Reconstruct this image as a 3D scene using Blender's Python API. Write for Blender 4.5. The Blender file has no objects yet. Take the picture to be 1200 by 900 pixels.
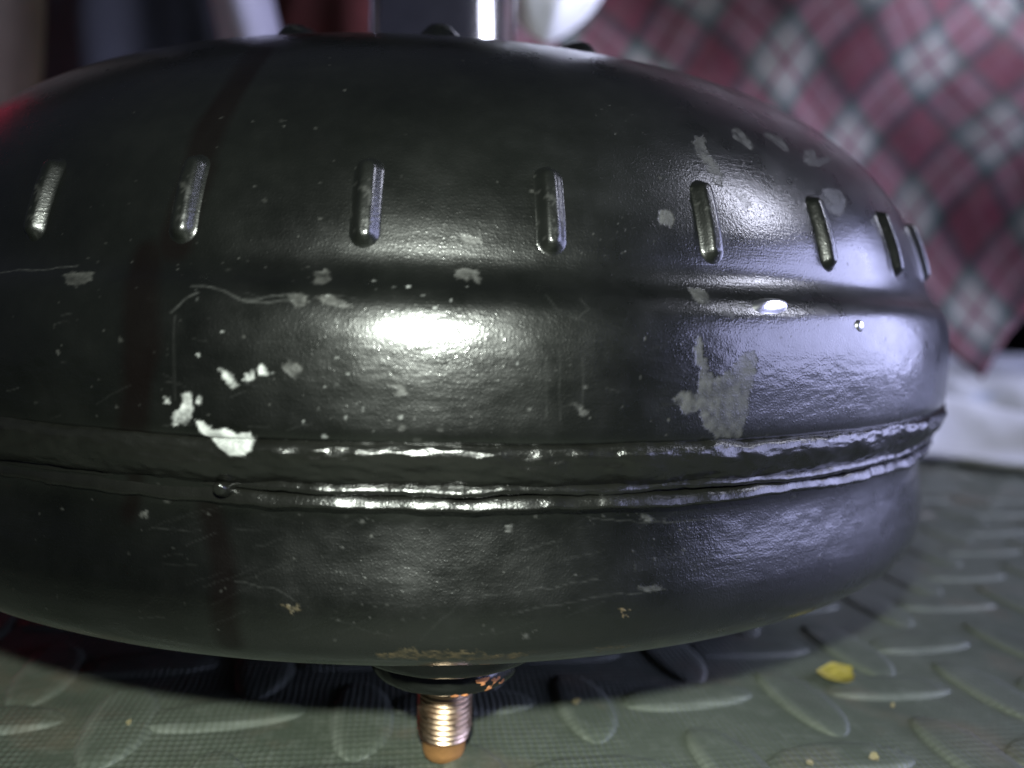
import bpy, math, random
import numpy as np
from mathutils import Vector, Matrix

# ------------------------------------------------------------------ camera, world, lights, exposure
scene = bpy.context.scene
COL = scene.collection
ZO = 16.5                                  # mm: height of the converter's datum above the mat
MM = 0.001

cam_data = bpy.data.cameras.new('camera')
cam = bpy.data.objects.new('camera', cam_data); COL.objects.link(cam)
cam_data.sensor_width = 36.0
cam_data.lens = 944.2 / 1200 * 36.0
cam_data.clip_start = 0.005; cam_data.clip_end = 50
yaw, pit, roll = 0.0956, 0.1035, 0.0322
fw = Vector((math.sin(yaw)*math.cos(pit), math.cos(yaw)*math.cos(pit), -math.sin(pit)))
rt = Vector((math.cos(yaw), -math.sin(yaw), 0)); up = rt.cross(fw)
r2 = rt*math.cos(roll) + up*math.sin(roll); u2 = -rt*math.sin(roll) + up*math.cos(roll)
M = Matrix((( r2.x, u2.x, -fw.x, 0.0), (r2.y, u2.y, -fw.y, -0.2508), (r2.z, u2.z, -fw.z, 0.0696+ZO*MM), (0, 0, 0, 1)))
cam.matrix_world = M
cam_data.dof.use_dof = True
cam_data.dof.focus_distance = 0.128
cam_data.dof.aperture_fstop = 9.5
scene.camera = cam

world = bpy.data.worlds.new('World'); scene.world = world; world.use_nodes = True
bg = world.node_tree.nodes['Background']
bg.inputs[0].default_value = (0.45, 0.48, 0.75, 1); bg.inputs[1].default_value = 0.05

def area(name, loc, target, sx, sy, energy, color, shape='RECTANGLE'):
    l = bpy.data.lights.new(name, 'AREA'); l.shape = shape; l.size = sx; l.size_y = sy
    l.energy = energy; l.color = color
    o = bpy.data.objects.new(name, l); COL.objects.link(o)
    o.location = loc
    o.rotation_euler = (Vector(target)-Vector(loc)).to_track_quat('-Z', 'Y').to_euler()
    return o
# the phone's torch just above the lens
area('torch_light', (-0.004, -0.2500, 0.0985+ZO*MM), (0, -0.02, 0.045), 0.011, 0.007, 0.72, (0.93, 1.0, 0.90))
# cool daylight from an open window / door to the right
area('window_light', (0.85, -0.22, 0.225), (0.0, -0.14, 0.10), 0.84, 0.39, 8.0, (0.56, 0.59, 1.0))
# added fill lamp, its beam narrowed onto the plaid cloth and bag
back_fill = area('back_fill_light', (0.85, -0.10, 0.75), (0.16, 0.25, 0.24), 0.35, 0.35, 1.7, (0.80, 0.82, 1.0))
back_fill.data.spread = math.radians(48)

vs = scene.view_settings
vs.view_transform = 'Standard'; vs.look = 'None'; vs.gamma = 1; vs.exposure = 0.0
vs.use_curve_mapping = False
scene.render.engine = 'CYCLES'

# ------------------------------------------------------------------ helpers
def vnoise(x, y, seed=0):
    """smooth value noise, vectorised, 0..1"""
    xi = np.floor(x).astype(np.int64); yi = np.floor(y).astype(np.int64)
    xf = x-xi; yf = y-yi
    def h(a, b):
        n = (a*374761393 + b*668265263 + seed*982451653) & 0x7fffffff
        n = ((n ^ (n >> 13))*1274126177) & 0x7fffffff
        return ((n ^ (n >> 16)) & 0xffff)/65535.0
    u = xf*xf*(3-2*xf); v = yf*yf*(3-2*yf)
    return (h(xi, yi)*(1-u)+h(xi+1, yi)*u)*(1-v) + (h(xi, yi+1)*(1-u)+h(xi+1, yi+1)*u)*v
def fbm(x, y, seed=0, o=4):
    a = 0; amp = .5; t = 0
    for k in range(o):
        a = a + amp*vnoise(x*2**k, y*2**k, seed+k); t += amp; amp *= .55
    return a/t

def mesh_obj(name, V, F, mat, parent=None, smooth=True, attrs=None):
    me = bpy.data.meshes.new(name)
    V = np.asarray(V, np.float32)
    if isinstance(F, np.ndarray):
        n, k = F.shape
        me.vertices.add(len(V)); me.vertices.foreach_set('co', V.ravel())
        me.loops.add(n*k); me.loops.foreach_set('vertex_index', F.ravel().astype(np.int32))
        me.polygons.add(n); me.polygons.foreach_set('loop_start', np.arange(0, n*k, k, dtype=np.int32))
        me.polygons.foreach_set('loop_total', np.full(n, k, np.int32))
        me.update(calc_edges=True); me.validate()
    else:
        me.from_pydata([tuple(map(float, v)) for v in V], [], F)
    if smooth: me.polygons.foreach_set('use_smooth', np.ones(len(me.polygons), bool))
    if attrs is not None:
        for an, arr in attrs.items():
            at = me.attributes.new(an, 'FLOAT_COLOR', 'POINT')
            at.data.foreach_set('color', np.asarray(arr, np.float32).ravel())
    me.materials.append(mat)
    o = bpy.data.objects.new(name, me); COL.objects.link(o)
    if parent is not None: o.parent = parent
    return o

def grid_faces(nr, nc, wrap):
    c = nc if wrap else nc-1
    i = np.arange(nr-1)[:, None]; j = np.arange(c)[None, :]
    a = i*nc+j; b = i*nc+(j+1) % nc; d = (i+1)*nc+j; e = (i+1)*nc+(j+1) % nc
    return np.stack([a, b, e, d], -1).reshape(-1, 4)

def lathe(name, prof, n, mat, parent=None, origin=(0, 0, 0), wob=None):
    """prof: (r, z) in mm, closed on itself; origin in mm"""
    P = np.array(prof, float); a = np.linspace(0, 2*np.pi, n, endpoint=False)
    r = P[:, 0][:, None]+np.zeros(n); z = P[:, 1][:, None]+np.zeros(n)
    if wob: r, z = wob(a[None, :], r, z)
    V = np.stack([r*np.cos(a)+origin[0], r*np.sin(a)+origin[1], z+origin[2]], -1).reshape(-1, 3)*MM
    return mesh_obj(name, V, grid_faces(len(P), n, True), mat, parent)

def crom(pts, n=24):
    P = np.array(pts, float); P = np.vstack([2*P[0]-P[1], P, 2*P[-1]-P[-2]]); out = []
    for i in range(1, len(P)-2):
        a, b, c, d = P[i-1:i+3]
        t0 = 0; t1 = t0+np.linalg.norm(b-a)**.5; t2 = t1+np.linalg.norm(c-b)**.5; t3 = t2+np.linalg.norm(d-c)**.5
        t = np.linspace(t1, t2, n, endpoint=False)[:, None]
        A1 = (t1-t)/(t1-t0)*a+(t-t0)/(t1-t0)*b; A2 = (t2-t)/(t2-t1)*b+(t-t1)/(t2-t1)*c; A3 = (t3-t)/(t3-t2)*c+(t-t2)/(t3-t2)*d
        B1 = (t2-t)/(t2-t0)*A1+(t-t0)/(t2-t0)*A2; B2 = (t3-t)/(t3-t1)*A2+(t-t1)/(t3-t1)*A3
        out.append((t2-t)/(t2-t1)*B1+(t-t1)/(t2-t1)*B2)
    out.append(P[-2][None]); return np.vstack(out)
def arclen(P): return np.concatenate([[0], np.cumsum(np.linalg.norm(np.diff(P, axis=0), axis=1))])

def tag(o, label=None, cat=None, group=None, kind=None):
    if label: o['label'] = label
    if cat: o['category'] = cat
    if group: o['group'] = group
    if kind: o['kind'] = kind
    return o

# ------------------------------------------------------------------ materials
class NT:
    def __init__(s, name):
        s.m = bpy.data.materials.new(name); s.m.use_nodes = True; s.t = s.m.node_tree
        s.b = s.t.nodes['Principled BSDF']
    def n(s, typ, ins=None, **kw):
        nd = s.t.nodes.new(typ)
        for k, v in kw.items(): setattr(nd, k, v)
        for k, v in (ins or {}).items(): s.set(nd.inputs[k], v)
        return nd
    def set(s, sock, v):
        if hasattr(v, 'is_output'): s.t.links.new(v, sock)
        else: sock.default_value = v
    def p(s, **kw):
        for k, v in kw.items(): s.set(s.b.inputs[k.replace('_', ' ')], v)
    def math(s, op, a, b=0.0, c=None, clamp=False):
        nd = s.n('ShaderNodeMath', operation=op, use_clamp=clamp); s.set(nd.inputs[0], a); s.set(nd.inputs[1], b)
        if c is not None: s.set(nd.inputs[2], c)
        return nd.outputs[0]
    def mix(s, f, a, b):
        nd = s.n('ShaderNodeMix', data_type='RGBA'); s.set(nd.inputs[0], f); s.set(nd.inputs[6], a); s.set(nd.inputs[7], b); return nd.outputs[2]
    def noise(s, vec, scale, detail=3, rough=.5, out=0, **kw):
        nd = s.n('ShaderNodeTexNoise', {'Scale': scale, 'Detail': detail, 'Roughness': rough, **kw}); s.t.links.new(vec, nd.inputs['Vector']); return nd.outputs[out]
    def ramp(s, f, stops, interp='LINEAR'):
        nd = s.n('ShaderNodeValToRGB'); s.set(nd.inputs[0], f); cr = nd.color_ramp; cr.interpolation = interp
        while len(cr.elements) < len(stops): cr.elements.new(.5)
        for e, (p, c) in zip(cr.elements, stops): e.position = p; e.color = c if len(c) == 4 else (*c, 1)
        return nd.outputs[0]
    def mr(s, v, a, b, c=0.0, d=1.0):
        nd = s.n('ShaderNodeMapRange', {0: v, 1: a, 2: b, 3: c, 4: d}); return nd.outputs[0]
    def bump(s, h, dist, strength=1.0, normal=None):
        nd = s.n('ShaderNodeBump', {'Height': h, 'Distance': dist, 'Strength': strength})
        if normal is not None: s.t.links.new(normal, nd.inputs['Normal'])
        return nd.outputs[0]
    def obj(s): return s.n('ShaderNodeTexCoord').outputs['Object']
    def scaled(s, vec, sc):
        nd = s.n('ShaderNodeMapping', {'Scale': sc}); s.t.links.new(vec, nd.inputs['Vector']); return nd.outputs[0]

def black_paint():
    t = NT('black_paint'); co = t.obj()
    at = t.n('ShaderNodeAttribute', attribute_name='wear'); sep = t.n('ShaderNodeSeparateColor'); t.t.links.new(at.outputs['Color'], sep.inputs[0])
    chip, white, rust = sep.outputs; scr = at.outputs['Alpha']
    n1 = t.noise(co, 28, 5, .6); n2 = t.noise(co, 160, 4, .6)
    base = t.mix(t.mr(n1, .3, .7), (.0011, .0013, .0010, 1), (.0036, .0041, .0033, 1))
    # pale dust specks
    vo = t.n('ShaderNodeTexVoronoi', {'Scale': 230.0, 'Randomness': 1.0}); t.t.links.new(co, vo.inputs['Vector'])
    size = t.math('POWER', t.n('ShaderNodeSeparateColor', {0: vo.outputs['Color']}).outputs[0], 7.0)
    sp = t.math('MULTIPLY', t.mr(vo.outputs['Distance'], .02, .09, 1, 0), size, clamp=True)
    base = t.mix(t.math('MULTIPLY', sp, .5), base, (.09, .09, .085, 1))
    srefl = t.n('ShaderNodeSeparateColor', {0: t.n('ShaderNodeAttribute', attribute_name='strap_refl').outputs['Color']}).outputs[0]
    base = t.mix(srefl, base, (.0022, .0013, .0012, 1))  # strap's reflection painted in as dark brown bands, with duller gloss
    base = t.mix(scr, base, (.050, .051, .049, 1))
    cvar = t.noise(co, 420, 4, .65)
    base = t.mix(chip, base, t.mix(t.mr(cvar, .3, .7), (.022, .0225, .021, 1), (.042, .042, .039, 1)))
    base = t.mix(rust, base, t.mix(t.mr(cvar, .3, .7), (.034, .029, .016, 1), (.085, .062, .030, 1)))
    base = t.mix(white, base, t.mix(t.mr(cvar, .35, .65), (.16, .165, .16, 1), (.40, .41, .40, 1)))
    r = t.mr(n2, .3, .7, .24, .34)
    r = t.math('ADD', r, t.math('MULTIPLY', t.mr(n1, .5, .75), .08))
    worn = t.math('MAXIMUM', t.math('MAXIMUM', chip, rust), white)
    r = t.math('ADD', r, t.math('MULTIPLY', worn, .28))
    # orange peel, wrinkles along the rolling direction, fine grit
    peel = t.noise(co, 1500, 2, .5)
    grit = t.noise(co, 3000, 1, .5)
    wr = t.noise(t.scaled(co, (170, 170, 1700)), 1.0, 3, .6)
    h = t.math('ADD', t.math('MULTIPLY', peel, .42), t.math('MULTIPLY', wr, .60))
    nrm = t.bump(t.math('MULTIPLY', h, t.mr(t.noise(co, 38, 3, .6), .35, .65, .25, 1.0)), .000070, .75)
    nrm = t.bump(t.math('POWER', grit, 4.0), .00008, .55, nrm)
    nrm = t.bump(t.math('MULTIPLY', worn, -1.0), .00004, 1.0, nrm)
    t.p(Base_Color=base, Roughness=r, Normal=nrm, IOR=1.5, Specular_IOR_Level=t.math('MULTIPLY_ADD', srefl, -.40, .46), Coat_Roughness=t.mr(n2, .3, .7, .09, .15), Coat_Normal=nrm)
    t.p(Coat_Weight=t.math('MULTIPLY', t.math('SUBTRACT', 1.0, worn), t.math('MULTIPLY_ADD', srefl, -.4, .62)))
    return t.m

def weld_paint():
    t = NT('painted_weld'); co = t.obj()
    at = t.n('ShaderNodeAttribute', attribute_name='wear'); sep = t.n('ShaderNodeSeparateColor'); t.t.links.new(at.outputs['Color'], sep.inputs[0])
    base = t.mix(t.noise(co, 60, 4), (.0025, .0027, .0022, 1), (.007, .0072, .006, 1))
    base = t.mix(sep.outputs[1], base, t.mix(t.mr(t.noise(co, 420, 4, .65), .35, .65), (.16, .165, .16, 1), (.40, .41, .40, 1)))
    n = t.bump(t.noise(co, 1500, 2, .6), .00007, .8)
    n = t.bump(t.math('POWER', t.noise(co, 4500, 1), 3.0), .00008, .6, n)
    t.p(Base_Color=base, Roughness=t.mr(t.noise(co, 220, 3), .3, .7, .17, .30), Normal=n, IOR=1.55)
    return t.m

def simple(name, col, rough=.5, metal=0.0, bscale=0, bdist=0, var=.25, nscale=40):
    t = NT(name); co = t.obj()
    c2 = tuple(min(1, c*(1+var)) for c in col); c1 = tuple(c*(1-var) for c in col)
    base = t.mix(t.mr(t.noise(co, nscale, 4, .6), .3, .7), (*c1, 1), (*c2, 1))
    t.p(Base_Color=base, Roughness=rough, Metallic=metal)
    if bscale: t.p(Normal=t.bump(t.noise(co, bscale, 3, .6), bdist))
    return t.m

def rubber():
    t = NT('green_grey_rubber')
    g = t.n('ShaderNodeNewGeometry'); co = g.outputs['Position']
    at = t.n('ShaderNodeAttribute', attribute_name='wear'); edge = t.n('ShaderNodeSeparateColor', {0: at.outputs['Color']}).outputs[0]
    n = t.noise(co, 22, 5, .65); n2 = t.noise(co, 300, 4, .7)
    base = t.mix(t.mr(n, .3, .7), (.048, .060, .044, 1), (.084, .097, .076, 1))
    base = t.mix(t.math('MULTIPLY', t.mr(t.noise(co, 34, 4, .6), .56, .72), .55), base, (.125, .098, .070, 1))
    base = t.mix(t.mr(n2, .50, .75, 0, .35), base, (.18, .195, .17, 1))
    base = t.mix(t.math('MULTIPLY', t.mr(t.noise(co, 75, 5, .7), .52, .70), .45), base, (.030, .033, .026, 1))
    e = t.math('MULTIPLY', edge, t.mr(t.noise(co, 130, 4, .7), .25, .6, .35, 1))
    base = t.mix(t.math('MULTIPLY', e, .5), base, (.22, .24, .21, 1))
    # woven imprint: fine grid of knobs
    wn = t.n('ShaderNodeTexNoise', {'Scale': 60.0, 'Detail': 2.0}); t.t.links.new(co, wn.inputs['Vector'])
    wob = t.n('ShaderNodeVectorMath', {0: wn.outputs['Color'], 1: (.0022, .0022, 0)}, operation='MULTIPLY'); wad = t.n('ShaderNodeVectorMath', {0: co, 1: wob.outputs[0]}, operation='ADD')
    sx = t.n('ShaderNodeSeparateXYZ'); t.t.links.new(wad.outputs[0], sx.inputs[0])
    k = 2*math.pi/.0014
    wx = t.math('SINE', t.math('MULTIPLY', t.math('ADD', sx.outputs[0], t.math('MULTIPLY', sx.outputs[1], .05)), k))
    wy = t.math('SINE', t.math('MULTIPLY', t.math('ADD', sx.outputs[1], t.math('MULTIPLY', sx.outputs[0], -.05)), k*.8))
    w = t.math('ADD', wx, t.math('MULTIPLY', wy, .7))
    amp = t.mr(t.noise(co, 45, 3), .35, .6, .15, 1)
    nrm = t.bump(t.math('MULTIPLY', w, amp), .00010, .85)
    nrm = t.bump(n2, .0003, .5, nrm)
    base = t.mix(t.math('MULTIPLY', t.math('MULTIPLY', t.mr(w, .2, 1.6), amp), .20), base, (.21, .225, .20, 1))
    t.p(Base_Color=base, Roughness=.62, Normal=nrm)
    return t.m

def plaid():
    t = NT('red_plaid_flannel')
    uv = t.n('ShaderNodeTexCoord').outputs['UV']; s = t.n('ShaderNodeSeparateXYZ'); t.t.links.new(uv, s.inputs[0])
    RED = (.070, .004, .015); WHT = (.18, .175, .16); GRN = (.010, .020, .018); GRY = (.065, .085, .085); PNK = (.085, .025, .04)
    def stripes(v, off):
        f = t.math('FRACT', t.math('ADD', v, off))
        st = [(0, RED), (.17, PNK), (.20, RED), (.36, GRN), (.43, GRY), (.48, WHT), (.64, RED), (.68, WHT), (.84, GRY), (.89, GRN), (.96, RED)]
        return t.ramp(f, st, 'CONSTANT')
    A = stripes(s.outputs[0], .12); B = stripes(s.outputs[1], .3)
    mul = t.n('ShaderNodeMix', {0: 1.0, 6: A, 7: B}, data_type='RGBA', blend_type='MULTIPLY').outputs[2]
    geo = t.n('ShaderNodeGamma', {0: mul, 1: .5}).outputs[0]
    mixc = t.mix(.65, t.mix(.5, A, B), geo)
    mixc = t.mix(t.mr(t.noise(uv, 3.2, 4), .4, .7, 0, .25), mixc, (.10, .06, .05, 1))
    nn = t.bump(t.noise(uv, 160, 3), .0006, .5)
    t.p(Base_Color=mixc, Roughness=.9, Normal=nn); t.b.inputs['Sheen Weight'].default_value = .15
    return t.m

def copper():
    t = NT('copper_plated_steel'); co = t.obj()
    base = t.mix(t.mr(t.noise(co, 260, 4, .6), .35, .7), (.42, .28, .18, 1), (.58, .45, .33, 1))
    t.p(Base_Color=base, Metallic=1.0, Roughness=t.mr(t.noise(co, 500, 3), .3, .7, .28, .45), Normal=t.bump(t.noise(co, 2200, 2), .00003, .6))
    return t.m

PAINT = black_paint(); WELD = weld_paint(); RUB = rubber(); PLAID = plaid(); COPPER = copper()
def gloss_paint():
    t = NT('glossy_black_paint'); co = t.obj()
    at = t.n('ShaderNodeAttribute', attribute_name='wear'); chip = t.n('ShaderNodeSeparateColor', {0: at.outputs['Color']}).outputs[0]
    base = t.mix(chip, (.0036, .0042, .0034, 1), (.045, .045, .042, 1))
    t.p(Base_Color=base, Roughness=t.mr(t.noise(co, 400, 3), .3, .7, .17, .30), Normal=t.bump(t.noise(co, 1400, 3, .6), .00003, .8), IOR=1.55); return t.m
GLOSS = gloss_paint()
COPPER_TIP = simple('orange_copper', (.52, .26, .10), .45, .6, 1500, .00002, .2, 300)
STEEL = simple('polished_steel', (.80, .79, .80), .15, 1.0, 900, .00001, .08, 120)
RUST = simple('orange_rust', (.50, .20, .075), .7, 0.0, 2500, .0001, .4, 500)
LEAFY = simple('yellow_flake', (.36, .30, .05), .6, 0.0, 900, .0004, .3, 250)
CRUMB = simple('pale_yellow_crumb', (.28, .24, .13), .7, 0.0, 1500, .0002, .3, 400)
NAVY = simple('navy_cloth', (.012, .013, .022), .9, 0, 500, .0006, .35, 14)
LILAC = simple('lilac_grey_cloth', (.34, .33, .42), .85, 0, 400, .0005, .15, 20)
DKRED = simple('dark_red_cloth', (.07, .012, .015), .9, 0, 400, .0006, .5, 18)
CARD = simple('grey_brown_board', (.16, .14, .125), .8, 0, 300, .0004, .2, 14)
PALE = simple('pale_board_edge', (.42, .37, .33), .8, 0, 300, .0003, .12, 30)
BARE = simple('bare_steel', (.75, .75, .78), .3, 1.0, 1200, .00002, .1, 300)
BAG = simple('white_plastic', (.86, .87, .88), .35, 0, 90, .002, .04, 30)
DARK = simple('dark_wall_paint', (.022, .018, .018), .9, 0, 60, .002, .4, 6)
def towel_mat():
    t = NT('white_blue_towel'); co = t.obj()
    n = t.noise(t.scaled(co, (5, 22, 10)), 1.0, 3, .5)
    base = t.mix(t.mr(n, .35, .65), (.62, .64, .70, 1), (.40, .41, .40, 1))
    base = t.mix(t.mr(t.noise(t.scaled(co, (9, 30, 10)), 1.0, 2), .66, .76), base, (.20, .27, .42, 1))
    t.p(Base_Color=base, Roughness=.95, Normal=t.bump(t.noise(co, 300, 3), .001, .6)); return t.m
TOWEL = towel_mat()

# ------------------------------------------------------------------ the mat
random.seed(4)
mat_root = None
def mat_sheet():
    n = 90
    xs = np.linspace(-.9, 1.5, n); ys = np.linspace(-.45, 1.35, n)
    X, Y = np.meshgrid(xs, ys)
    V = np.stack([X, Y, np.zeros_like(X)], -1).reshape(-1, 3)
    o = mesh_obj('rubber_floor_mat', V, grid_faces(n, n, False), RUB)
    tag(o, 'dusty green grey rubber floor mat with raised tread bars', 'floor mat', kind='structure')
    return o
mat_root = mat_sheet()
def tread_mesh(L, W, H, seed, horiz):
    """a raised leaf-shaped tread bar, worn pale along one flank"""
    nu, nv = 25, 13
    u = np.linspace(-1, 1, nu)[:, None]; v = np.linspace(-1, 1, nv)[None, :]
    half = (1-np.abs(u)**2.2)**.62
    bend = .10*W*(1-u*u)
    x = u*L/2 + 0*v; y = v*half*W/2 + bend
    prof = np.clip((1-np.abs(v)**7), 0, 1)*np.clip(half*1.5, 0, 1)
    z = H*prof - .12
    w = np.exp(-((v+.82)/.20)**2)*np.clip(half*1.4, 0, 1) + .25*np.exp(-((v-.85)/.12)**2) + 0*u
    w = w*(.55+.45*vnoise(u*4+10, v+3, seed))
    V = np.stack([x, y, z+0*x], -1).reshape(-1, 3)*MM
    col = np.zeros((nu*nv, 4)); col[:, 0] = np.clip(w, 0, 1).ravel()
    o = mesh_obj('tread_bar', V, grid_faces(nu, nv, False), RUB, None, attrs={'wear': col}); o.parent = mat_root
    return o
protoH = [tread_mesh(32, 12.5, .95, 3, True)]
protoV = [tread_mesh(32, 13.5, 1.05, 7, False)]
usedH = usedV = False
for i in range(-5, 12):
    for j in range(-4, 15):
        bx = 33 + 48*i + 24.3*(j % 2); by = -89 + 2.2*i + 25.0*j
        for kind, (dx, dy, rz) in (('V', (0, 0, math.radians(97))), ('H', (23.0, 3.0, math.radians(5)))):
            x, y = bx+dx, by+dy
            # only what the photograph can show: in front of / beside the converter
            if y < -130 or y > 260: continue
            az = math.degrees(math.atan2(x, y+251)); rr = math.hypot(x, y)
            if az < -34 or az > 44: continue
            if rr < 62: continue
            if y > 20 and az < 27: continue
            src = protoV[0] if kind == 'V' else protoH[0]
            if kind == 'V' and not usedV: o = src; usedV = True
            elif kind == 'H' and not usedH: o = src; usedH = True
            else:
                o = src.copy(); COL.objects.link(o)
            jx, jy, jr = random.uniform(-1.2, 1.2), random.uniform(-1.0, 1.0), random.uniform(-.06, .06)
            s = random.uniform(.94, 1.06)
            o.location = ((x+jx)*MM, (y+jy)*MM, 0); o.rotation_euler = (0, 0, rz+jr + (math.pi if kind == 'V' else 0)); o.scale = (s, s, 1)

# ------------------------------------------------------------------ the torque converter
conv = bpy.data.objects.new('torque_converter', None); COL.objects.link(conv)
conv.location = (0, 0, 0)
tag(conv, 'scuffed black painted steel torque converter with pressed ribs and welded seam', 'torque converter')

UP = [(138.2, 48.9), (139.5, 49.3), (139.9, 50.4), (140, 55), (139.95, 60), (139.7, 64), (139.25, 66.5), (138.5, 68.8), (137.3, 70.6), (136, 71.9), (135.1, 73), (134.45, 74.1), (134.0, 75.3)]
UP += [(66+68.7*np.cos(t), 67+56.1*np.sin(t)) for t in np.radians(np.concatenate([[11], np.arange(15, 91, 7.5)]))]
UP += [(56, 121.8), (43, 116.5), (31, 108), (21, 101)]
LO = [(136.4, 42.3), (135.5, 39.3), (135.2, 37), (135.6, 33), (136.4, 28), (136.9, 24.0), (136.7, 20.3), (135.3, 16.6), (131.7, 13.4), (126, 11.4), (119, 10.2), (105, 9.6)]
PU = crom(UP); SU = arclen(PU); PL = crom(LO); SL = arclen(PL)
AZ = np.radians(np.concatenate([np.arange(-172, -8, .12), np.arange(-8, 188, 1.5)]))

# wear and painted strap reflection on the shells: outlines in (azimuth in degrees, arc length in mm along the profile)
GREY_U = [
  [(-113.7, 24.26), (-111.65, 25.16), (-111.2, 23.05), (-112.06, 21.88), (-113.25, 22.61)],
  [(-97.36, 26.29), (-96.36, 26.69), (-96.17, 25.28), (-96.66, 23.87), (-97.3, 24.33)],
  [(-98.68, 21.7), (-97.42, 22.16), (-97.51, 20.26), (-98.0, 20.36)],
  [(-97.01, 21.88), (-95.83, 21.7), (-94.8, 20.26), (-95.47, 19.95), (-96.48, 20.85)],
  [(-88.97, 27.09), (-88.35, 27.74), (-87.67, 27.5), (-87.28, 25.71), (-87.6, 25.01), (-88.2, 26.17), (-88.87, 25.59)],
  [(-98.57, 11.97), (-97.74, 12.52), (-97.55, 11.37), (-97.84, 10.12), (-98.32, 10.96)],
  [(-73.64, 25.65), (-72.39, 25.82), (-72.6, 22.7), (-73.16, 22.43), (-73.7, 23.87)],
  [(-74.09, 17.49), (-73.79, 17.28), (-73.43, 14.77), (-73.13, 12.88), (-72.7, 10.96), (-71.81, 11.57), (-71.22, 13.05), (-70.41, 15.09), (-69.55, 15.41), (-69.28, 13.4), (-69.67, 10.75), (-69.82, 6.15), (-70.24, 2.84), (-70.32, 1.46), (-72.14, 1.95), (-73.18, 3.86), (-73.49, 6.36), (-74.64, 5.93), (-75.47, 7.79), (-75.12, 9.27), (-73.81, 8.84), (-73.72, 11.57), (-74.02, 14.77)],
  [(-70.11, 54.09), (-69.01, 54.62), (-69.35, 51.47), (-68.81, 47.41), (-69.13, 44.2), (-69.8, 44.44), (-70.28, 47.91), (-70.67, 51.21)],
  [(-65.31, 57.86), (-64.04, 58.69), (-63.67, 54.88), (-64.54, 52.51), (-64.98, 54.62), (-65.76, 55.67)],
  [(-60.72, 58.97), (-58.76, 58.97), (-58.81, 55.67), (-59.96, 54.35), (-60.28, 56.22), (-61.05, 57.86)],
  [(-56.53, 55.67), (-54.24, 57.31), (-54.95, 54.09), (-51.0, 57.0), (-53.94, 53.3), (-56.82, 51.73), (-57.87, 52.51)],
  [(-57.31, 46.42), (-54.28, 47.41), (-53.97, 44.93), (-56.38, 41.08), (-57.48, 41.56), (-58.34, 43.71)],
  [(-75.13, 38.24), (-74.11, 38.71), (-73.96, 36.58), (-74.49, 35.35), (-75.13, 36.09)],
  [(-82.07, 7.79), (-81.32, 6.97), (-80.87, 5.51), (-81.51, 5.93)],
  [(-88.64, 32.81), (-87.6, 32.41), (-87.27, 31.18), (-88.21, 31.29)],
  [(-92.48, 9.91), (-91.9, 10.12), (-91.51, 8.42), (-91.99, 8.42)],
  [(-68.09, 42.51), (-66.95, 43.47), (-66.98, 40.61), (-67.85, 39.66)],
  [(-72.68, 22.25), (-69.87, 23.47), (-69.63, 21.88), (-71.03, 20.46), (-72.16, 21.15)]]
WHITE_U = [
  [(-105.23, 3.67), (-104.58, 5.29), (-104.35, 7.38), (-103.89, 7.38), (-103.84, 5.51), (-103.92, 4.05), (-104.28, 3.15), (-105.14, 2.99)],
  [(-102.2, 11.16), (-101.89, 10.96), (-101.06, 8.84), (-101.48, 8.42), (-101.99, 9.91)],
  [(-100.89, 10.12), (-100.27, 10.96), (-100.14, 10.12), (-100.68, 9.48)],
  [(-100.04, 11.37), (-99.8, 11.57), (-99.2, 10.75), (-99.87, 10.54)],
  [(-105.66, 6.77), (-105.27, 6.77), (-105.25, 5.93), (-105.6, 5.93)],
  [(-103.52, 6.97), (-103.21, 6.77), (-103.31, 5.93), (-103.58, 6.15)]]
WHITE_SEAM = [(-103.68, 51.5), (-103.3, 51.4), (-102.7, 50.3), (-101.9, 50.6), (-101.2, 49.9), (-100.4, 50.3), (-100.3, 47.9), (-100.7, 47.1), (-101.7, 46.9), (-102.6, 48.4), (-103.5, 50.1)]   # azimuth, height
RUST_L = [
  [(-93.48, 26.31), (-91.72, 24.87), (-89.62, 25.23), (-86.94, 25.95), (-83.07, 26.67), (-84.65, 28.18), (-87.96, 28.18), (-90.14, 27.03), (-92.82, 27.78)],
  [(-79.53, 27.39), (-77.81, 26.67), (-76.15, 27.39), (-77.59, 28.18), (-79.21, 27.78)],
  [(-98.87, 17.97), (-97.99, 17.78), (-98.38, 19.25)],
  [(-78.06, 19.42), (-77.11, 19.59), (-77.44, 20.43)],
  [(-44.8, 26.2), (-43.4, 26.0), (-43.9, 27.2)], [(-60, 27.2), (-56.5, 27.0), (-57, 28.0)]]
GREY_L = [
  [(-85.42, 6.37), (-84.99, 5.9), (-84.99, 7.03), (-85.3, 7.03)],
  [(-76.5, 16.28), (-74.78, 16.47), (-74.87, 17.22), (-76.39, 16.85)],
  [(-108.95, 6.37), (-108.16, 6.06), (-108.2, 6.86), (-108.86, 7.03)],
  [(-76.32, 5.24), (-75.15, 5.75), (-75.4, 6.21), (-76.3, 5.9)],
  [(-64.29, 27.9), (-62.93, 27.0), (-62.56, 27.6), (-64.11, 28.3)],
  [(-84.19, 22.26), (-83.81, 22.26), (-83.67, 23.26), (-84.09, 23.44)]]
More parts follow.
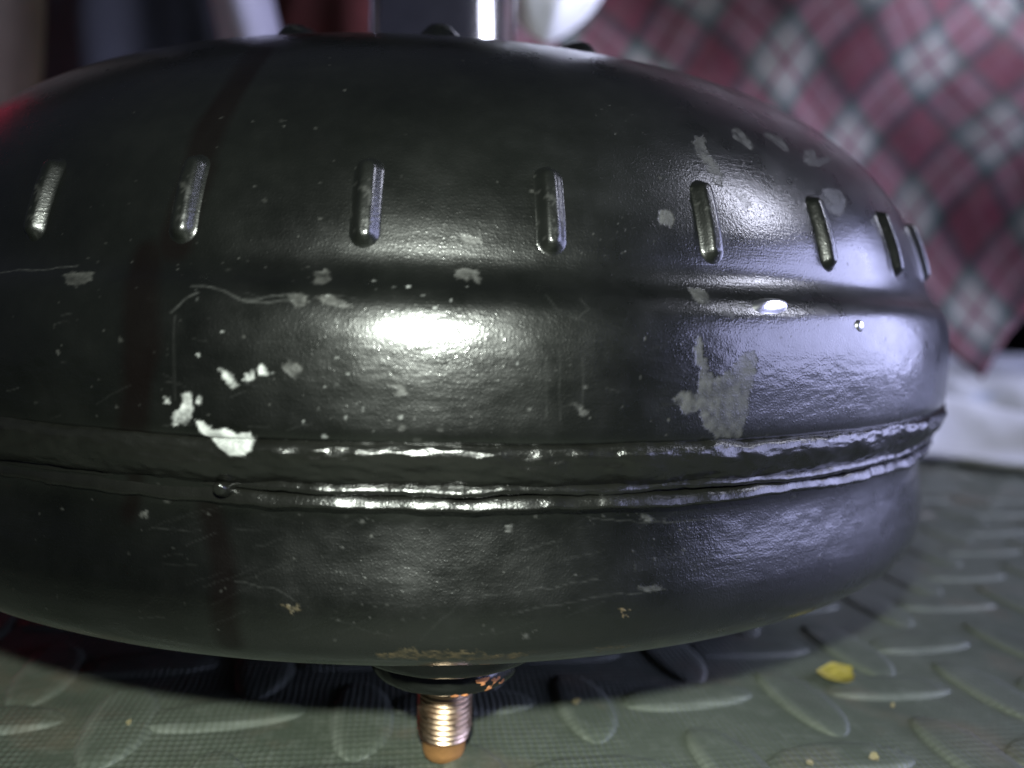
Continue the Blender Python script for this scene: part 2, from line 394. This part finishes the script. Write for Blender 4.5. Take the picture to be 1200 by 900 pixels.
SCR_U = [
  [(-104.41, 22.79), (-103.06, 22.7), (-101.06, 20.75), (-99.54, 20.36), (-98.09, 21.24)],
  [(-101.06, 20.75), (-99.35, 21.42), (-98.14, 21.88)], [(-119.42, 24.49), (-113.15, 25.88)],
  [(-105.34, 18.72), (-104.65, 20.46), (-103.9, 21.79)], [(-105.03, 18.21), (-104.95, 6.36)],
  [(-72.49, 11.57), (-68.37, 9.91), (-66.83, 8.84)], [(-83.56, 23.23), (-82.9, 20.56), (-81.87, 19.75), (-81.03, 21.15), (-81.48, 22.7)],
  [(-83.68, 13.92), (-83.56, 5.51)], [(-82.92, 15.09), (-82.73, 4.87)], [(-81.48, 13.92), (-81.36, 6.57)]]
SCR_L = [
  [(-89.22, 12.43), (-87.12, 11.56), (-84.97, 10.29), (-82.21, 8.59)],
  [(-79.94, 5.04), (-76.91, 6.21), (-73.69, 6.86), (-70.21, 6.53)],
  [(-102.08, 15.12), (-99.6, 15.7), (-98.25, 17.41)], [(-91.87, 8.95), (-90.8, 10.92)],
  [(-84.95, 19.07), (-79.38, 17.22), (-74.49, 17.03)], [(-87.08, 16.47), (-82.77, 15.51), (-79.37, 14.74)]]
STRAP_REFL_U = [([(-106.8, 79.41), (-105.79, 58.69), (-105.76, 47.91), (-105.88, 42.04)], 5.7), ([(-105.88, 42.04), (-106.37, 29.99)], 5.4), ([(-108.25, 27.98), (-107.09, 14.43), (-107.72, 0.72)], 5.1)]  # dark bands that paint a strap's reflection into the shell colour
STRAP_REFL_L = [([(-108.69, 0.66), (-109.71, 6.37)], 3.3), ([(-104.1, 4.28), (-102.85, 12.64), (-102.49, 24.87)], 3.9)]
K = 140*math.pi/180          # mm of arc per degree

def raster_poly(A, S, poly, rough=.45, seed=0, edge=.34, soft=True):
    """soft coverage of an outline with a ragged edge; A, S grids in mm of arc and mm"""
    P = np.array(poly, float); P = P*np.array([K, 1.0])
    lo = P.min(0)-1.5; hi = P.max(0)+1.5
    out = np.zeros(A.shape)
    m = (A > lo[0]) & (A < hi[0]) & (S > lo[1]) & (S < hi[1])
    if not m.any(): return out
    a, s = A[m], S[m]
    a = a + (fbm(a*1.1+seed*7, s*1.1, seed)-.5)*rough*3.2; s = s + (fbm(a*1.1, s*1.1+seed*5, seed+50)-.5)*rough*3.2
    inside = np.zeros(a.shape, bool); dist = np.full(a.shape, 1e9)
    n = len(P)
    for i in range(n):
        x1, y1 = P[i]; x2, y2 = P[(i+1) % n]
        c = ((y1 > s) != (y2 > s)) & (a < (x2-x1)*(s-y1)/(y2-y1+1e-9)+x1); inside ^= c
        dx, dy = x2-x1, y2-y1; L = dx*dx+dy*dy+1e-9
        t = np.clip(((a-x1)*dx+(s-y1)*dy)/L, 0, 1)
        dist = np.minimum(dist, np.hypot(a-x1-t*dx, s-y1-t*dy))
    sd = np.where(inside, dist, -dist)
    out[m] = np.clip((sd+(fbm(A[m]*2.1+60, S[m]*2.1, seed+5)-.5)*1.3*rough)/edge+.5, 0, 1)*np.clip(.62+1.5*(fbm(A[m]*.9+90, S[m]*.9, seed+33)-.45), .2, 1) if soft else np.clip(sd/edge+.5, 0, 1); return out
def raster_line(A, S, line, w=.22, seed=0, amp=.8):
    P = np.array(line, float)*np.array([K, 1.0]); lo = P.min(0)-1; hi = P.max(0)+1
    out = np.zeros(A.shape); m = (A > lo[0]) & (A < hi[0]) & (S > lo[1]) & (S < hi[1])
    if not m.any(): return out
    a, s = A[m], S[m]; s = s+(vnoise(a*.6, s*.2, seed)-.5)*.5; d = np.full(a.shape, 1e9)
    for (x1, y1), (x2, y2) in zip(P[:-1], P[1:]):
        dx, dy = x2-x1, y2-y1; t = np.clip(((a-x1)*dx+(s-y1)*dy)/(dx*dx+dy*dy+1e-9), 0, 1)
        d = np.minimum(d, np.hypot(a-x1-t*dx, s-y1-t*dy))
    out[m] = np.clip(1.2-d/w, 0, 1)*amp*(.35+.65*vnoise(a*1.7, s*1.3, seed+9)); return out

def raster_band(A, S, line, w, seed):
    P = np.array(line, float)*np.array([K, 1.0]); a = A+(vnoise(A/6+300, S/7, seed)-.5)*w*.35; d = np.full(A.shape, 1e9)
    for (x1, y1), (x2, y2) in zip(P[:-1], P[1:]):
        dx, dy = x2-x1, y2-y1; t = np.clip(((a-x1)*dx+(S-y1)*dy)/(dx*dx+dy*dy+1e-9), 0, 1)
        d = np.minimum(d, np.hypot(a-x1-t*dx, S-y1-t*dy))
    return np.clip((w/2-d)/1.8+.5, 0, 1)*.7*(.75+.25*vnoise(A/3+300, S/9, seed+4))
STRAP_REFL = {'upper_shell': STRAP_REFL_U, 'lower_cover': STRAP_REFL_L}
def shell(name, P, S, srows, wear_fn, wob):
    r = np.interp(srows, S, P[:, 0]); z = np.interp(srows, S, P[:, 1])
    A = np.degrees(AZ)[None, :]*K + 0*srows[:, None]; SS = srows[:, None]+0*AZ[None, :]
    rr = r[:, None]+wob(AZ[None, :], srows[:, None]); zz = z[:, None]+0*AZ[None, :]
    V = np.stack([rr*np.cos(AZ), rr*np.sin(AZ), zz+ZO], -1).reshape(-1, 3)*MM
    W = wear_fn(A, SS, zz)
    T = np.zeros(A.shape+(4,))
    for i, (l, w) in enumerate(STRAP_REFL[name]): T[..., 0] = np.maximum(T[..., 0], raster_band(A, SS, l, w, i))
    return mesh_obj(name, V, grid_faces(len(srows), len(AZ), True), PAINT, conv, attrs={'wear': W.reshape(-1, 4), 'strap_refl': T.reshape(-1, 4)})

rng = np.random.default_rng(11)
def specks(A, S, n, smax, lo=-118, hi=-48, r0=.18, r1=.55, seed=1):
    out = np.zeros(A.shape); g = np.random.default_rng(seed)
    arow = A[0]; srow = S[:, 0]
    cl = [(g.uniform(lo, hi), g.uniform(0, smax), g.uniform(1.5, 7)) for _ in range(14)]
    for k in range(n):
        c_ = cl[g.integers(len(cl))]; a = (c_[0]+g.normal(0, c_[2]))*K; s = abs(c_[1]+g.normal(0, c_[2]*1.6)) % smax + .5; r = r0+(r1-r0)*g.random()**4
        st = g.uniform(.7, 1.8)
        i0, i1 = np.searchsorted(srow, [s-2*r, s+2*r]); j0, j1 = np.searchsorted(arow, [a-3*r, a+3*r])
        if i1 <= i0 or j1 <= j0: continue
        aa = A[i0:i1, j0:j1]; ss = S[i0:i1, j0:j1]
        d = np.hypot((aa-a)/st, ss-s)+(vnoise(aa*2.3, ss*2.3, k)-.5)*r
        out[i0:i1, j0:j1] = np.maximum(out[i0:i1, j0:j1], np.clip((r-d)/.15+.5, 0, 1)*g.uniform(.15, .9))
    return out

def wear_upper(A, S, Z):
    W = np.zeros(A.shape+(4,))
    for i, p in enumerate(GREY_U): W[..., 0] = np.maximum(W[..., 0], raster_poly(A, S, p, .45, i)*(.45 if i >= 17 else .9))
    W[..., 0] = np.maximum(W[..., 0], np.maximum(specks(A, S, 100, 60, seed=3, r0=.1, r1=.45)*.8, specks(A, S, 320, 60, seed=13, r0=.06, r1=.16)*.9))
    for i, p in enumerate(WHITE_U): W[..., 1] = np.maximum(W[..., 1], raster_poly(A, S, p, .35, 20+i))
    W[..., 1] = np.maximum(W[..., 1], raster_poly(A, Z, WHITE_SEAM, .13, 40, .22, False))
    W[..., 1] = np.maximum(W[..., 1], specks(A, S, 45, 26, -108, -90, .12, .28, seed=5)*.5)
    for i, p in enumerate(SCR_U): W[..., 3] = np.maximum(W[..., 3], raster_line(A, S, p, .2, i, .5 if i < 4 else .14))
    g = np.random.default_rng(8)
    for k in range(70):
        a0 = g.uniform(-118, -50); s0 = g.uniform(2, 22); l = g.uniform(1, 7)/K; sl = g.normal(0, .25)
        W[..., 3] = np.maximum(W[..., 3], raster_line(A, S, [(a0, s0), (a0+l, s0+sl*l*K)], .13, k, g.uniform(.05, .2)))
    return W
def wear_lower(A, S, Z):
    W = np.zeros(A.shape+(4,))
    for i, p in enumerate(RUST_L): W[..., 2] = np.maximum(W[..., 2], raster_poly(A, S, p, .9, 60+i)*(.25+.75*np.clip((fbm(A/1.3+900, S/.8, 70+i)-.38)/.12, 0, 1)))
    for i, p in enumerate(GREY_L): W[..., 0] = np.maximum(W[..., 0], raster_poly(A, S, p, .35, 80+i))
    W[..., 0] = np.maximum(W[..., 0], np.maximum(specks(A, S, 70, 27, seed=6, r1=.4)*.7, specks(A, S, 220, 27, seed=16, r0=.06, r1=.15)*.9))
    for i, p in enumerate(SCR_L): W[..., 3] = np.maximum(W[..., 3], raster_line(A, S, p, .14, 30+i, .26))
    g = np.random.default_rng(9)
    for k in range(90):
        a0 = g.uniform(-110, -60); s0 = g.uniform(5, 24); l = g.uniform(2, 9)/K; sl = g.normal(-.3, .25)
        W[..., 3] = np.maximum(W[..., 3], raster_line(A, S, [(a0, s0), (a0+l, s0+sl*l*K)], .13, k, g.uniform(.03, .14)))
    return W
def wob_u(a, s):
    x = np.degrees(a)*K
    band = np.exp(-((s-12)/11)**2)
    return band*((fbm(x/9+400, s/5, 2)-.5)*.16 + (fbm(x/2.2+400, s/.9, 5)-.5)*.05)
def wob_l(a, s): 
    x = np.degrees(a)*K
    return (fbm(x/14+400, s/6+9, 3)-.5)*.22*np.clip(s/4, 0, 1)
su = np.concatenate([np.arange(0, 60, .27), np.arange(60, 110, .6), np.arange(110, SU[-1], 1.4), [SU[-1]]])
sl = np.concatenate([np.arange(0, 34, .27), np.arange(34, SL[-1], 1.5), [SL[-1]]])
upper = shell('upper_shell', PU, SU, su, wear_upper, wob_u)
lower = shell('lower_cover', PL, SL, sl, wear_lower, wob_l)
upper['label'] = 'domed upper shell with chipped black paint'
lower['label'] = 'rounded lower cover with rust along its bottom edge'
lathe('bottom_plate', [(106, 9.7), (100, 9.2), (60, 9.2), (24, 9.2), (22, 2), (20, 0), (.5, -.5)], 96, PAINT, conv, (0, 0, ZO))

# pressed ribs round the dome
def rib_mesh(name, s0, s1, halfw, H, P, S, mat, parent, power=2.4):
    nu, nv = 41, 19
    u = np.linspace(-1.12, 1.12, nu)[:, None]; v = np.linspace(-1.25, 1.25, nv)[None, :]
    L = (s1-s0)/2
    s = (s0+s1)/2 + u*L
    # capsule distance field
    core = max(L-halfw, .1)
    d = np.hypot(np.maximum(np.abs(u*L)-core, 0), v*halfw)/halfw
    q = np.clip((d-.25)/.75, 0, 1)
    h = H*(1-q*q*(3-2*q))*(1-.10*d*d) - .05
    base = np.interp(s, S, P[:, 0]); zb = np.interp(s, S, P[:, 1])
    e = .3; tr = np.interp(s+e, S, P[:, 0])-np.interp(s-e, S, P[:, 0]); tz = np.interp(s+e, S, P[:, 1])-np.interp(s-e, S, P[:, 1])
    l = np.hypot(tr, tz); nr, nz = tz/l, -tr/l
    r = base+nr*h; z = zb+nz*h+0*v
    ang = v*halfw/base
    V = np.stack([r*np.cos(ang), r*np.sin(ang), z+ZO], -1).reshape(-1, 3)*MM
    W = np.zeros((nu*nv, 4))
    W[:, 0] = (np.clip((fbm(u*6+3, v*3+1, 4)-.68)/.06, 0, 1)*.3+0*v).ravel()
    return mesh_obj(name, V, grid_faces(nu, nv, False), mat, parent, attrs={'wear': W})
rib = rib_mesh('rib', 30.0, 44.6, 2.4, 1.7, PU, SU, PAINT, upper)
for k in range(31):
    o = rib if k == 0 else rib.copy()
    if k: COL.objects.link(o); o.parent = upper
    o.rotation_euler = (0, 0, math.radians(-94.5+360/31*k))
sin = SU[np.argmin(np.abs(PU[:, 0]-77)+np.where(PU[:, 1] > 120, 0, 99))]
rib2 = rib_mesh('crown_rib', sin-7, sin+7, 5.5, 3.0, PU, SU, PAINT, upper)
for k in range(16):
    o = rib2 if k == 0 else rib2.copy()
    if k: COL.objects.link(o); o.parent = upper
    o.rotation_euler = (0, 0, math.radians(-90.5+22.5*k))
# oval pressed spot and drips of paint on the band
def blob(name, azd, s, w, h, H, P, S, mat, parent, tilt=0.0, face=0.0):
    n, m = 20, 7; V = []; F = []
    rb = np.interp(s, S, P[:, 0])
    for i in range(m):
        q = i/(m-1)
        for k in range(n):
            a = 2*math.pi*k/n; x = q*w*math.cos(a); y = q*h*math.sin(a)
            x, y = x*math.cos(tilt)-y*math.sin(tilt), x*math.sin(tilt)+y*math.cos(tilt)
            ss = s+y; r = float(np.interp(ss, S, P[:, 0])); z = float(np.interp(ss, S, P[:, 1]))
            hh = H*(1-q**5)*(1+face*y/h)-.04
            an = math.radians(azd)+x/rb
            V.append(((r+hh)*math.cos(an)*MM, (r+hh)*math.sin(an)*MM, (z+hh*.15+ZO)*MM))
    F = [(i*n+k, i*n+(k+1) % n, (i+1)*n+(k+1) % n, (i+1)*n+k) for i in range(m-1) for k in range(n)]
    return mesh_obj(name, V, F, mat, parent)
blob('oval_boss', -67.66, 22.6, 4.0, 1.6, .9, PU, SU, BARE, upper, .12, .95)
blob('paint_drip', -58.91, 19.4, 1.2, 1.1, .5, PU, SU, BARE, upper, 0, .6)

# weld beads
BEAD = crom([(138.0, 50.3), (139.2, 49.4), (140.15, 48.7), (140.5, 47.8), (140.35, 46.6), (139.6, 45.0), (138.6, 43.6), (137.4, 42.6), (135.8, 42.0)], 5)
def bead(name, P, az, wobf, mat=WELD):
    a = az[None, :]; r = P[:, 0][:, None]+0*a; z = P[:, 1][:, None]+0*a
    r, z = wobf(a, r, z)
    V = np.stack([r*np.cos(az), r*np.sin(az), z+ZO], -1).reshape(-1, 3)*MM
    W = np.zeros(r.shape+(4,)); W[..., 1] = raster_poly(np.degrees(a)*K+0*r, z, WHITE_SEAM, .13, 40, .22, False)
    return mesh_obj(name, V, grid_faces(len(P), len(az), len(az) > 1400), mat, conv, attrs={'wear': W.reshape(-1, 4)})
AZB = np.radians(np.concatenate([np.arange(-172, -8, .15), np.arange(-8, 188, 1.0)]))
def wob_b(a, r, z):
    x = np.degrees(a)*K
    zz = z + (fbm(x/11+300, 0*x, 4)-.5)*1.1 + (vnoise(x/1.6+300, z*.4, 6)-.5)*.14
    rr = r + (fbm(x/9+300, z/3, 9)-.5)*1.5 + (fbm(x/18+300, z/6+x/60, 19)-.5)*1.4 + (fbm(x/3+300, z/2, 12)-.5)*.10
    return rr, zz
upper_bead = bead('weld_bead', BEAD, AZB, wob_b); upper_bead['label'] = 'wide painted weld bead round the seam'
def ridge(pts, seed):
    P = crom(pts, 4)
    def w(a, r, z):
        x = np.degrees(a)*K
        fd = np.clip((np.degrees(a)+104.5)/11.0, 0, 1); fade = .45+.55*fd**.6*(3-2*fd**.6)*fd**.6                # the run of weld that ends at the blob
        zz = z+(fbm(x/13+300, 0*x, seed)-.5)*.9+(fbm(x/4.5+300, 0*x, seed+40)-.5)*.45+(vnoise(x/2.2+300, z, seed+3)-.5)*.14
        rr = r+((fbm(x/6+300, z/1.5, seed+5, 2)-.5)*.22+(fbm(x/12+300, 0*x, seed+8)-.5)*1.7)*np.clip((r-134.6)/2, 0, 1)
        return 134.8+(rr-134.8)*fade, zz
    return bead('weld_bead', P, AZB, w)
ridge([(135.6, 44.0), (137.0, 43.4), (137.7, 42.8), (138.1, 42.0), (137.9, 41.5), (137.0, 41.3), (135.0, 41.2)], 21)
ridge([(135.2, 41.7), (136.9, 41.3), (137.5, 40.8), (137.9, 40.0), (138.0, 39.5), (137.6, 39.1), (136.2, 38.8), (134.2, 38.6)], 31)
blob('weld_end', -102.6, 1.2, 1.5, 1.6, 3.0, PL, SL, WELD, conv)

# hub on top
hub = lathe('hub', [(24, 99), (23.5, 104), (21.7, 106), (21.5, 108), (21.5, 170), (20.5, 171.2), (16, 171.2), (15.5, 170), (15.5, 120)], 160, STEEL, conv, (0, 0, ZO))
hub['label'] = 'polished steel hub tube'
# drive pad with stud (three round the cover)
def drive(azd, k):
    a = math.radians(azd); org = (106.0*math.cos(a), 106.0*math.sin(a), ZO)
    pad = lathe('drive_pad', crom([(20.0, 10.6), (19.2, 8.4), (17.6, 7.2), (14.4, 6.5), (13.7, 5.7), (14.0, 4.6), (14.1, 3.3), (13.2, 2.0), (10.8, 1.4), (6, 1.2), (1, 1.2)], 4), 110, GLOSS, conv, org,
                lambda a_, r, z: (r+(fbm(a_*6+9, z/2, 3)-.5)*.5, z+(fbm(a_*5+3, r/4, 5)-.5)*.35))
    prof = [(4.0, 1.0), (4.4, -2.6), (4.9, -2.9)]
    st = None
    # threaded shank as a real helix
    n = 64; pitch = 1.05; rows = []
    zs = np.arange(.6, -12.5, -.08)
    aa = np.linspace(0, 2*np.pi, n, endpoint=False)
    ph = (zs[:, None]/pitch + aa[None, :]/(2*np.pi)) % 1.0
    tri = 1-np.abs(2*ph-1)
    taper = np.clip((zs[:, None]+12.5)/2.4, 0, 1)
    r = 4.78+.46*tri - .55*(1-taper) + (fbm(zs[:, None]*1.2+40, aa[None, :]*3, 5)-.5)*.12
    V = np.stack([r*np.cos(aa)+org[0], r*np.sin(aa)+org[1], zs[:, None]+0*aa+ZO], -1).reshape(-1, 3)*MM
    stud = mesh_obj('stud', V, grid_faces(len(zs), n, True), COPPER, pad)
    lathe('stud_neck', [(5.7, 1.4), (5.6, .0), (5.1, -.5), (4.8, -.9)], 48, WELD, stud, org)
    lathe('stud_tip', [(4.5, -12.2), (4.15, -12.7), (4.05, -14.6), (3.7, -15.9), (3.0, -16.5), (.2, -16.5)], 48, COPPER_TIP, stud, org)
    if k == 0:
        pad['label'] = 'black drive pad with rust spots and copper coloured stud'
        g = np.random.default_rng(3)
        for q, (da, zz, sz) in enumerate([(-64, 4.2, 1.2), (-54, 3.8, 1.1), (-58, 2.6, .8), (-84, 2.05, .7), (-76, 2.05, .7), (-46, 2.8, .8)]):
            an = math.radians(da); rr_ = 14.05 if zz > 3.3 else 13.75 if zz > 2.3 else 13.25
            m, kk = 4, 12; Vv = []
            nrm = Vector((math.cos(an), math.sin(an), -.6 if zz < 2.9 else 0)).normalized(); tx = Vector((-math.sin(an), math.cos(an), 0)); ty = nrm.cross(tx)
            c = Vector((org[0]+rr_*math.cos(an), org[1]+rr_*math.sin(an), ZO+zz))
            for i in range(m):
                for b in range(kk):
                    t_ = 2*math.pi*b/kk; rad = sz*i/(m-1)*(1+.35*math.sin(3*t_+q)+.2*math.sin(5*t_))
                    pnt = c+tx*rad*math.cos(t_)+ty*rad*.7*math.sin(t_)+nrm*(.3*(1-(i/(m-1))**2)-.05); Vv.append(tuple(pnt*MM))
            mesh_obj('rust_spot', Vv, [(i*kk+b, i*kk+(b+1) % kk, (i+1)*kk+(b+1) % kk, (i+1)*kk+b) for i in range(m-1) for b in range(kk)], RUST, pad)
    return pad
for k, azd in enumerate((-88.3, 31.7, 151.7)): drive(azd, k)

# ------------------------------------------------------------------ bits lying on the mat
def flake(name, x, y, w, h, t, mat, label, cat, seed, group=None, z0=0.2):
    g = random.Random(seed); n = 22; V = []; F = []
    ph = [g.uniform(0, 6.28) for _ in range(4)]
    for lay in range(2):
        for ring in range(4):
            q = ring/3
            for k in range(n):
                a = 2*math.pi*k/n; rr = 1+.16*math.sin(2*a+ph[0])+.12*math.sin(3*a+ph[1])+.06*math.sin(7*a+ph[2])
                px = q*rr*w/2*math.cos(a); py = q*rr*h/2*math.sin(a)
                zz = z0+.5*t*(math.sin(px*.9+ph[3])+1)+.35*t*math.sin(py*1.3)+(t if lay else 0)*(1-.5*q**4)+.4*t*q*q
                V.append((px*MM, py*MM, max(zz, .05+lay*.1)*MM))
    for lay in range(2):
        for ring in range(3):
            for k in range(n):
                a, b = lay*4*n+ring*n+k, lay*4*n+ring*n+(k+1) % n
                f = (a, b, b+n, a+n); F.append(f if lay else f[::-1])
    for k in range(n):
        a, b = 3*n+k, 3*n+(k+1) % n; F.append((a, b, b+4*n, a+4*n))
    o = mesh_obj(name, V, F, mat); o.location = (x*MM, y*MM, 0); o.rotation_euler = (0, 0, g.uniform(0, .3))
    return tag(o, label, cat, group)
flake('yellow_flake', 95.5, -77.5, 10.0, 8.0, .45, LEAFY, 'bright yellow dry leaf flake lying on the mat beside the converter', 'leaf flake', 2, z0=1.2)
for i, (x, y, w) in enumerate(((85.5, -111.5, 1.7), (72, -113, 1.0), (31.5, -88.5, 1.5), (100.5, -92.5, .8), (-58.5, -94, .9))):
    lab = {2: 'tiny pale crumb lying on the mat nearest the copper coloured stud', 3: 'tiny pale crumb lying on the mat nearest the yellow leaf flake',
           4: 'tiny pale crumb alone across the stud from the yellow leaf flake'}.get(i, 'tiny pale yellow crumb on the bare mat, not beside stud or flake')
    flake('crumb', x, y, w*1.2, w, .6, CRUMB, lab, 'crumb', 20+i, 'crumbs scattered on the mat', z0=.5)

# ------------------------------------------------------------------ blurred things behind
def sheet(name, fn, nu, nv, mat, thick=.002, uvfn=None):
    u = np.linspace(0, 1, nu)[:, None]+np.zeros((1, nv)); v = np.linspace(0, 1, nv)[None, :]+np.zeros((nu, 1))
    V = np.stack(fn(u, v), -1).reshape(-1, 3)
    F = grid_faces(nu, nv, False)
    o = mesh_obj(name, V, F, mat)
    if uvfn is not None:
        U, W = uvfn(u, v); U = U.ravel(); W = W.ravel(); me = o.data; lay = me.uv_layers.new(name='UVMap')
        vi = np.empty(len(me.loops), np.int32); me.loops.foreach_get('vertex_index', vi)
        lay.data.foreach_set('uv', np.stack([U[vi], W[vi]], 1).astype(np.float32).ravel())
    sm = o.modifiers.new('solid', 'SOLIDIFY'); sm.thickness = thick
    return o
# plaid cloth: rotated rectangle hanging behind, its corner down by the towel
def plaid_uv(u, v):
    k = np.clip((v-.10)/.35, 0, 1); k = k*k*(3-2*k)
    U = u*.62-.17*k*(1-u); Vv = v*.40
    return U, Vv
def plaid_fn(u, v):
    a1, a2 = math.radians(47), math.radians(134)
    L1, L2 = .42, .60
    U, Vv = plaid_uv(u, v)
    x = .362+U*math.cos(a1)+Vv*math.cos(a2)
    z = .044+U*math.sin(a1)+Vv*math.sin(a2)
    y = .25+.10*z+.016*np.sin(U*26+Vv*7)+.012*np.sin(Vv*21-U*9)+.02*(fbm(U*12+5, Vv*12, 3)-.5)
    return x, y, z
pl = sheet('plaid_cloth', plaid_fn, 90, 120, PLAID, .002, lambda u, v: tuple((q+.008*np.sin(14*w+3)+.004*np.sin(37*w+11*q))/.070 for q, w in (plaid_uv(u, v), plaid_uv(u, v)[::-1])))
tag(pl, 'red, white and grey plaid flannel cloth hanging behind the converter', 'cloth')
# towel
def towel_fn(u, v):
    x = .225+.50*u+.03*np.sin(v*7); y = .120+.46*v+(.11*(fbm(u*7+1, 0*v, 4)-.5)+.03*np.sin(u*17))*(1-v)
    e = np.clip(np.minimum(np.minimum(u, 1-u)/.10, np.minimum(v/.25, (1-v)/.1)), 0, 1); e = e*e*(3-2*e)
    ph = v*26+7*fbm(u*3+2, v*2, 5)+u*3
    z = .004+e*(.004+.030*fbm(u*4+2, v*6+1, 5)*(.4+v)+.011*(1+np.sin(ph)))
    return x+.01*np.sin(v*20), y+.025*np.sin(u*7)-.012*np.cos(ph)*e, z
tw = sheet('towel', towel_fn, 90, 160, TOWEL, .003)
tag(tw, 'crumpled white and blue towel lying on the mat under the plaid cloth', 'towel')
# white plastic bag, hanging
def bag_mesh():
    n, m = 48, 30; V = []
    for i in range(m):
        q = i/(m-1); zz = q
        for k in range(n):
            a = 2*math.pi*k/n
            r = .036*(math.sin(min(1, q*2.2)*math.pi/2)**.7)*(1+.10*math.sin(3*a+q*5)+.07*math.sin(7*a-q*9)) + .0005
            V.append((.072+r*1.1*math.cos(a)-.012*(1-q), .235+r*.7*math.sin(a), .236+.15*q))
    return mesh_obj('plastic_bag', V, grid_faces(m, n, True)[:, ::1], BAG)
tag(bag_mesh(), 'bright white plastic bag hanging beside the polished hub', 'plastic bag')
# navy cloth heap, lilac-grey cloth, dark red cloth, board
def column_cloth(name, cx, cy, wx, wy, h, mat, label, cat, seed, lean=0.0):
    n, m = 64, 40; V = []
    a = np.linspace(0, 2*np.pi, n, endpoint=False)[None, :]; q = np.linspace(0, 1, m)[:, None]
    fold = 1+.10*np.sin(5*a+3*q+seed)+.07*np.sin(9*a-4*q)+.25*(fbm(np.cos(a)*2+5+0*q, q*4+np.sin(a)*2+5, seed)-.5)
    taper = (1-.25*q)*np.sqrt(np.clip(1-(np.clip(q-.9, 0, 1)/.101)**2, 0, 1))
    x = cx+wx*fold*taper*np.cos(a)+lean*q; y = cy+wy*fold*taper*np.sin(a); z = h*q+0*a
    V = np.stack([x, y, z], -1).reshape(-1, 3)
    return tag(mesh_obj(name, V, grid_faces(m, n, True), mat), label, cat)
column_cloth('navy_cloth', -.205, .34, .075, .06, .42, NAVY, 'dark navy cloth heaped up behind the converter', 'cloth', 3, .0)
column_cloth('unseen_red_cloth', -.42, .26, .10, .09, .34, simple('unseen_red_cotton', (.36, .02, .04), .9, 0, 400, .0006, .3, 18), 'red cloth added out of view left of the converter for its reflection in the dome', 'cloth', 12)  # unseen bundle, added so that its red reflects in the dome
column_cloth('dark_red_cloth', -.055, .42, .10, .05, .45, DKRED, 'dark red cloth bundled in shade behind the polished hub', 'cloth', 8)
def lilac_fn(u, v):
    x = -.150+.036*u+.055*(1-v)*.55; z = .02+.36*v; y = .268+.010*np.sin(u*5+v*3)+.02*v
    return x+.012*np.sin(v*5), y, z
tag(sheet('grey_strap', lilac_fn, 12, 40, LILAC, .003), 'pale lilac grey fabric strap hanging beside the navy cloth', 'strap')
def box_obj(name, x0, x1, y0, y1, z0, z1, mat, parent=None, bev=.004):
    V = [(x, y, z) for x in (x0, x1) for y in (y0, y1) for z in (z0, z1)]
    F = [(0, 1, 3, 2), (4, 6, 7, 5), (0, 4, 5, 1), (2, 3, 7, 6), (0, 2, 6, 4), (1, 5, 7, 3)]
    o = mesh_obj(name, V, F, mat, parent, smooth=False); b = o.modifiers.new('bevel', 'BEVEL'); b.width = bev; b.segments = 3; return o
brd = bpy.data.objects.new('leaning_board', None); COL.objects.link(brd)
tag(brd, 'grey brown board with a pale edge standing left of the navy cloth', 'board')
box_obj('board_face', -.52, -.2515, .31, .325, 0, .42, CARD, brd)
box_obj('board_edge', -.2515, -.2415, .306, .327, 0, .42, PALE, brd, .002)
# dark wall closing the place
wall = box_obj('wall', -1.6, 2.4, 1.30, 1.36, -.002, 1.6, DARK); tag(wall, kind='structure', label='dark wall behind everything', cat='wall')
